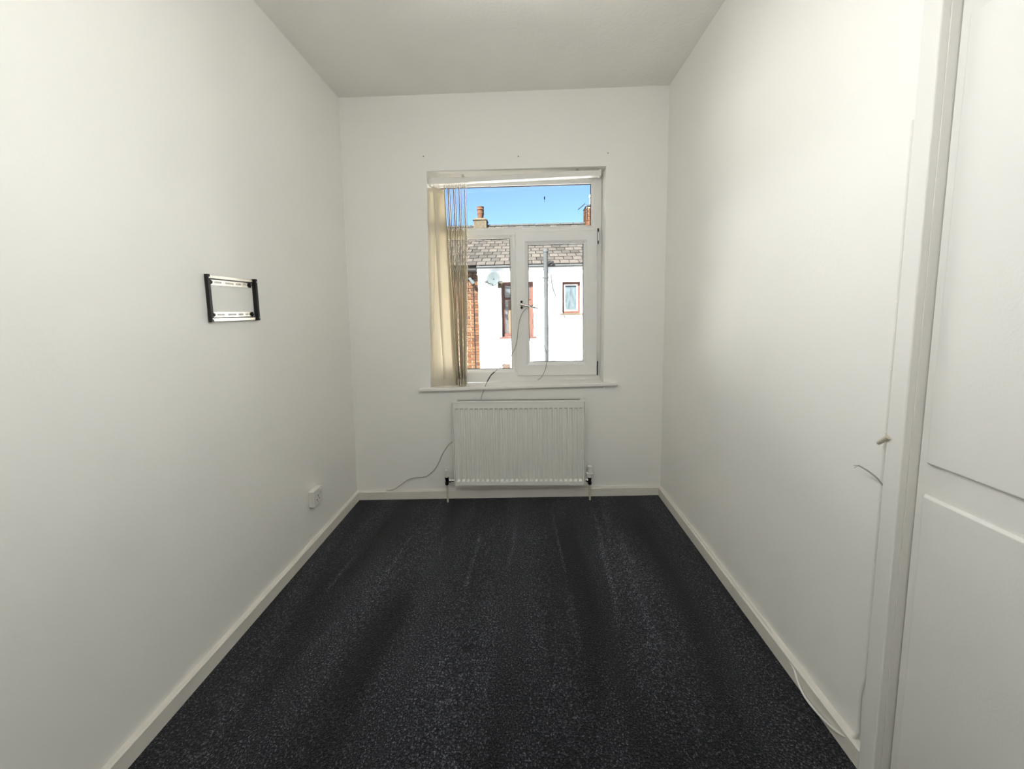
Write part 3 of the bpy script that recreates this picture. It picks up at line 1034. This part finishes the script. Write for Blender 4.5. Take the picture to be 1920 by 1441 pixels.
# neighbour's brick front: bricks in view are single pieces, the rest one mass
BW = -2.75
MB().box(-XE, BW, FY, FY + .30, GZ, EZ - .10).build('rendered_wall', 'render', house)  # unseen white front, added to bounce sunlight onto the room's right wall
bw = MB().box(BW, BX, FY + .004, FY + .30, GZ, EZ - .10).build('brick_wall', 'mortar', house)
COURSE, BL, BH, JT = .075, .215, .060, .016
bm_ = MB().box(-BL / 2, BL / 2, -.012, .02, -BH / 2, BH / 2)
brick0 = None
mass = MB()
row = 0
z = EZ - .10 - COURSE / 2
while z > GZ:
    x = BX - BL / 2 - .003 - (0 if row % 2 == 0 else BL / 2 + JT / 2)
    if row % 2:
        if -.45 < z:
            hb_ = MB().box(BX - BL / 2 + .008, BX - .003, FY - .008, FY + .02, z - BH / 2, z + BH / 2).build('half_brick', 'brick', bw)
        else:
            mass.box(BX - BL / 2 + .008, BX - .003, FY - .008, FY + .02, z - BH / 2, z + BH / 2)
    while x > BW + .12:
        if z > -.45 and x > -2.25:
            if brick0 is None:
                brick0 = bm_.build('brick', 'brick')
                o = brick0
            else:
                o = bpy.data.objects.new('brick', brick0.data)
                COL.objects.link(o)
            o.location = (x, FY + .004 + random.uniform(-.002, .002), z)
            o.parent = bw
        else:
            mass.box(x - BL / 2, x + BL / 2, FY - .008, FY + .02, z - BH / 2, z + BH / 2)
        x -= BL + JT
    z -= COURSE
    row += 1
tag(mass.build('brick_courses', 'brick', bw), kind='stuff')

# roof: eaves at the wall head, ridge further back
EY, RYD = FY - .20, 13.6
RZD = at(950, 424, 1, RYD).z
E_Z = at(990, 497, 1, EY).z + .02
slope = Vector((0, RYD - EY, RZD - E_Z))
SLEN = slope.length
sd = slope.normalized()
nrm = Vector((0, -sd.z, sd.y))
rf = MB()
rf.prism([(-XE, EY, E_Z - .06), (-XE, RYD, RZD - .06), (-XE, 2 * RYD - EY, E_Z - .06)], (-XE, 0, 0), (XE, 0, 0))
roof = rf.build('roof', 'gutter', house)
rows = 15
ex = SLEN / rows
SWD = .245
sl_me = None
smass = MB()
ang = math.atan2(sd.z, sd.y)
for r in range(rows):
    c0 = Vector((0, EY, E_Z)) + sd * (r * ex)
    off = (0 if r % 2 else SWD / 2)
    k = -int(XE / SWD)
    while k * SWD + off < XE:
        x = k * SWD + off
        vis = -2.25 < x < 2.2
        tilt = random.uniform(-.006, .006)
        if vis:
            if sl_me is None:
                mb = MB().box(-SWD / 2 + .009, SWD / 2 - .009, -.02, ex * 1.12, 0, .014)
                o0 = mb.build('roof_slate', 'slate')
                sl_me = o0.data
                o = o0
            else:
                o = bpy.data.objects.new('roof_slate', sl_me)
                COL.objects.link(o)
            o.location = c0 + Vector((x, 0, 0)) + nrm * (.012 + random.uniform(0, .004))
            o.rotation_euler = (ang - .05, 0, tilt)
            o.parent = roof
        else:
            A = c0 + nrm * .028 - sd * .02
            B = c0 + nrm * .008 + sd * ex * 1.1
            smass.hexa([(x - SWD / 2 + .006, A.y, A.z - .014), (x + SWD / 2 - .006, A.y, A.z - .014), (x + SWD / 2 - .006, B.y, B.z - .014), (x - SWD / 2 + .006, B.y, B.z - .014)],
                       [(x - SWD / 2 + .006, A.y, A.z), (x + SWD / 2 - .006, A.y, A.z), (x + SWD / 2 - .006, B.y, B.z), (x - SWD / 2 + .006, B.y, B.z)])
        k += 1
tag(smass.build('slate_field', 'slate', roof), kind='stuff')
# ridge tiles
rt_me = None
for k in range(-18, 19):
    if rt_me is None:
        prof = []
        for a_ in range(0, 181, 20):
            prof.append((0, .125 * math.cos(math.radians(a_)), .085 * math.sin(math.radians(a_))))
        inner = [(0, p[1] * .86, p[2] * .82 - .004) for p in prof[::-1]]
        mb = MB().prism(prof + inner, (0, 0, 0), (.44, 0, 0))
        o = mb.build('ridge_tile', 'ridge')
        rt_me = o.data
    else:
        o = bpy.data.objects.new('ridge_tile', rt_me)
        COL.objects.link(o)
    o.location = (k * .455, RYD, RZD - .012 + random.uniform(-.006, .006))
    o.parent = roof
# gutter and fascia
fz = at(1050, 512, 1, EY + .02).z
MB().box(BX + .0, XE, EY + .04, FY - .001, fz, E_Z - .05).build('fascia', 'fascia', house)
gt = MB()
gt.tube([(BX, EY - .01, E_Z - .045), (XE, EY - .01, E_Z - .045)], .035, 10)
gt.build('gutter', 'pipe_grey', house, smooth=True)
gt = MB().tube([(-XE, EY + .02, E_Z - .115), (BX - .02, EY + .02, E_Z - .115)], .045, 10)
gt.build('gutter', 'gutter', house, smooth=True)

# chimney at the left: stone-capped stack with one clay pot
ch = at(901.5, 420, 1, RYD)
st0 = MB().box(ch.x - .235, ch.x + .235, RYD - .25, RYD + .25, RZD - .3, at(901, 414, 1, RYD).z)
chim = st0.build('chimney', 'stone', house, bevel=.02)
zc_ = at(901, 414, 1, RYD).z
MB().hexa([(ch.x - .26, RYD - .27, zc_ - .02), (ch.x + .26, RYD - .27, zc_ - .02), (ch.x + .26, RYD + .27, zc_ - .02), (ch.x - .26, RYD + .27, zc_ - .02)],
          [(ch.x - .17, RYD - .17, zc_ + .06), (ch.x + .17, RYD - .17, zc_ + .06), (ch.x + .17, RYD + .17, zc_ + .06), (ch.x - .17, RYD + .17, zc_ + .06)]).build('flaunching', 'stone', chim)
hp_ = at(901, 388, 1, RYD).z - zc_
MB().lathe([(.098, .05), (.105, hp_ * .30), (.125, hp_ * .50), (.128, hp_ * .56), (.118, hp_ * .58), (.122, hp_ * .76), (.135, hp_ * .78), (.122, hp_ * .82), (.122, hp_ * .94), (.13, hp_), (.09, hp_), (.085, hp_ * .9)],
           (ch.x, RYD, zc_), (0, 0, 1), 18).build('chimney_pot', 'terracotta', chim, smooth=True)
# brick chimney at the right edge, its slanting flaunching and white cowl
c2 = at(1096.5, 412, 1, RYD)
ctop = at(1103, 391, 1, RYD).z
cw = .56
chim2 = MB().box(c2.x, c2.x + cw, RYD - .28, RYD + .28, RZD - .3, ctop).build('chimney', 'mortar', house)
b2 = None
zz, r = RZD - .1, 0
cb = MB()
while zz < ctop - .04:
    for k in range(4):
        x = c2.x + (k + .5) * (cw / 3.0) - (cw / 6 if r % 2 else 0) - .02
        x0, x1 = max(c2.x - .006, x - cw / 6 + .006), min(c2.x + cw + .006, x + cw / 6 - .006)
        if x1 - x0 > .03:
            cb.box(x0, x1, RYD - .29, RYD + .29, zz, zz + .064)
    zz += .075
    r += 1
tag(cb.build('chimney_bricks', 'brick', chim2), kind='stuff')
MB().hexa([(c2.x - .03, RYD - .3, ctop), (c2.x + cw + .03, RYD - .3, ctop), (c2.x + cw + .03, RYD + .3, ctop), (c2.x - .03, RYD + .3, ctop)],
          [(c2.x + .14, RYD - .14, ctop + .11), (c2.x + cw - .14, RYD - .14, ctop + .11), (c2.x + cw - .14, RYD + .14, ctop + .11), (c2.x + .14, RYD + .14, ctop + .11)]).build('flaunching', 'gutter', chim2)
MB().lathe([(.10, 0), (.10, .28), (.125, .29), (.125, .36), (.09, .40)], (c2.x + .27, RYD, ctop + .08), (0, 0, 1), 16).build('chimney_pot', 'fascia', chim2, smooth=True)

# television aerial by the right chimney
ae = thing('rooftop_aerial', (c2.x - .02, RYD - .3, ctop - .35), 'small grey television aerial beside the right-hand chimney', 'aerial')
mast0 = Vector((c2.x + .02, RYD - .31, ctop - .45))
mast1 = Vector((c2.x + .02, RYD - .31, at(1096, 383, 1, RYD - .31).z))
MB().tube([mast0, mast1], .012, 6).build('mast', 'pipe_grey', ae)
bo0, bo1 = at(1084, 392.5, 1, RYD - .33), at(1097, 381.5, 1, RYD - .33)
MB().tube([bo0, bo1], .017, 6).build('boom', 'pipe_grey', ae)
for k in range(6):
    c = bo0.lerp(bo1, .06 + .16 * k)
    MB().tube([c + Vector((0, -.16, 0)), c + Vector((0, .16, 0))], .006, 5).build('element', 'pipe_grey', ae)

# satellite dish on the rendered wall
dc = at(924.5, 522, 1, FY - .32)
ds = thing('satellite_dish', (dc.x + .12, FY, dc.z - .15), 'grey satellite dish on the white rendered wall', 'satellite dish')
dn = Vector((-.28, -.92, .30)).normalized()
du = Vector((0, 0, 1)) - dn * dn.z
du.normalize()
dv = dn.cross(du)
vs, fs = [dc - dn * .045], []
nr, na = 5, 28
for i in range(1, nr + 1):
    t = i / nr
    for k in range(na):
        a_ = 2 * math.pi * k / na
        vs.append(dc + dv * (.185 * t * math.cos(a_)) + du * (.215 * t * math.sin(a_)) + dn * (-.045 + .045 * t * t))
for k in range(na):
    fs.append((0, 1 + k, 1 + (k + 1) % na))
for i in range(nr - 1):
    for k in range(na):
        k2 = (k + 1) % na
        fs.append((1 + i * na + k, 1 + (i + 1) * na + k, 1 + (i + 1) * na + k2, 1 + i * na + k2))
o = MB().add(vs, fs).build('reflector', 'dish', ds, smooth=True)
sm = o.modifiers.new('thickness', 'SOLIDIFY')
sm.thickness = .008
lnb = at(911, 529, 1, FY - .62)
MB().tube([dc - du * .20 - dn * .02, at(924, 533, 1, FY - .45), lnb], .010, 6).build('feed_arm', 'gutter', ds)
MB().lathe([(.02, 0), (.034, .02), (.034, .075), (.024, .09)], lnb - (dc - lnb).normalized() * .03 + Vector((0, 0, .01)), dc - lnb, 10).build('receiver', 'dish', ds)
wm = Vector((dc.x + .16, FY - .004, dc.z - .06))
MB().tube([dc - dn * .03, Vector((wm.x, FY - .14, wm.z - .08)), Vector((wm.x, FY - .01, wm.z - .08))], .02, 8).build('mounting_arm', 'gutter', ds)
MB().box(wm.x - .06, wm.x + .06, FY - .012, FY - .001, wm.z - .17, wm.z + .01).build('wall_plate', 'stone', ds)

# grey soil pipe rising above the eaves
sp_top = at(1022.5, 472, 1, FY - .34)
sp_bot = at(1026, 690, 1, FY - .34)
px0 = at(1024, 580, 1, FY - .34).x
sp = thing('soil_pipe', (px0, FY - .34, GZ), 'tall grey vent pipe running up the white rendered wall', 'pipe')
MB().tube([(px0, FY - .34, GZ), (px0, FY - .34, sp_top.z)], .057, 14).build('pipe', 'pipe_grey', sp, smooth=True)
MB().lathe([(.064, 0), (.068, .03), (.05, .07), (.02, .085)], (px0, FY - .34, sp_top.z - .01), (0, 0, 1), 14).build('vent_cap', 'pipe_grey', sp, smooth=True)
for py_ in (520, 614, 657):
    zc_ = at(1024, py_, 1, FY - .34).z
    br = MB()
    br.lathe([(.064, -.02), (.066, -.012), (.066, .012), (.064, .02)], (px0, FY - .34, zc_), (0, 0, 1), 14)
    br.box(px0 - .11, px0 + .05, FY - .35, FY - .33, zc_ - .01, zc_ + .01)
    br.box(px0 - .02, px0 + .02, FY - .30, FY, zc_ - .012, zc_ + .012)
    br.build('pipe_clip', 'pipe_grey', sp)
bz = at(1030, 495, 1, FY - .34)
MB().tube([(px0, FY - .34, bz.z - .02), (px0 + .10, FY - .32, bz.z + .03), (px0 + .20, FY - .30, bz.z + .07)], .028, 8).build('branch', 'gutter', sp, smooth=True)

wpip = thing('waste_pipe', tuple(at(1062, 662, 1, FY - .05)), 'short sloping waste pipe low on the white rendered wall', 'pipe')
MB().tube([at(1061, 662, 1, FY - .02), at(1064, 664, 1, FY - .07), at(1070, 666, 1, FY - .07), at(1110, 672, 1, FY - .07)], .024, 8).build('pipe', 'copper', wpip, smooth=True)

wc = thing('wall_cable', tuple(at(1036, 505, 1, FY - .01)), 'thin cable trailing slantwise down the white rendered wall', 'cable')
MB().tube(smooth_path([at(x, y, 1, FY - .008) for x, y in ((1029, 500), (1033, 515), (1036, 537), (1041, 552), (1054, 583), (1072, 620))], 4), .007, 6).build('cable', 'pipe_grey', wc)

ab = at(949, 686, 1, FY)
abo = thing('air_brick', (ab.x, FY, ab.z - .06), 'small buff vent block low on the white rendered wall', 'vent')
MB().box(ab.x - .105, ab.x + .105, FY - .012, FY - .001, ab.z - .06, ab.z + .06).build('block', 'terracotta', abo, bevel=.004)
dl = MB()
for k in range(5):
    dl.box(ab.x - .085 + k * .036, ab.x - .062 + k * .036, FY - .0135, FY - .0115, ab.z - .04, ab.z + .04)
dl.build('slot', 'grout_shadow', abo)

# downpipe line on the brick front, with two rusty brackets
dpx = at(889, 600, 1, FY - .03).x
dp = thing('brick_wall_cable', (dpx, FY - .02, GZ), 'dark cable running straight up the brick house front', 'cable')
MB().tube([(dpx, FY - .022, GZ), (dpx, FY - .022, E_Z - .12)], .010, 6).build('cable', 'gutter', dp)
lg = at(884, 526, 1, FY - .12)
ll = thing('outside_lamp', tuple(lg + Vector((-.05, .12, -.02))), 'small grey floodlight on the brick house front', 'lamp')
MB().tube([lg + Vector((-.06, 0, .07)), lg + Vector((.06, -.02, -.08))], [.035, .05], 10).build('head', 'dish', ll, smooth=True)
MB().tube([lg + Vector((-.05, 0, .05)), lg + Vector((-.06, .118, .03))], .014, 6).build('arm', 'gutter', ll)
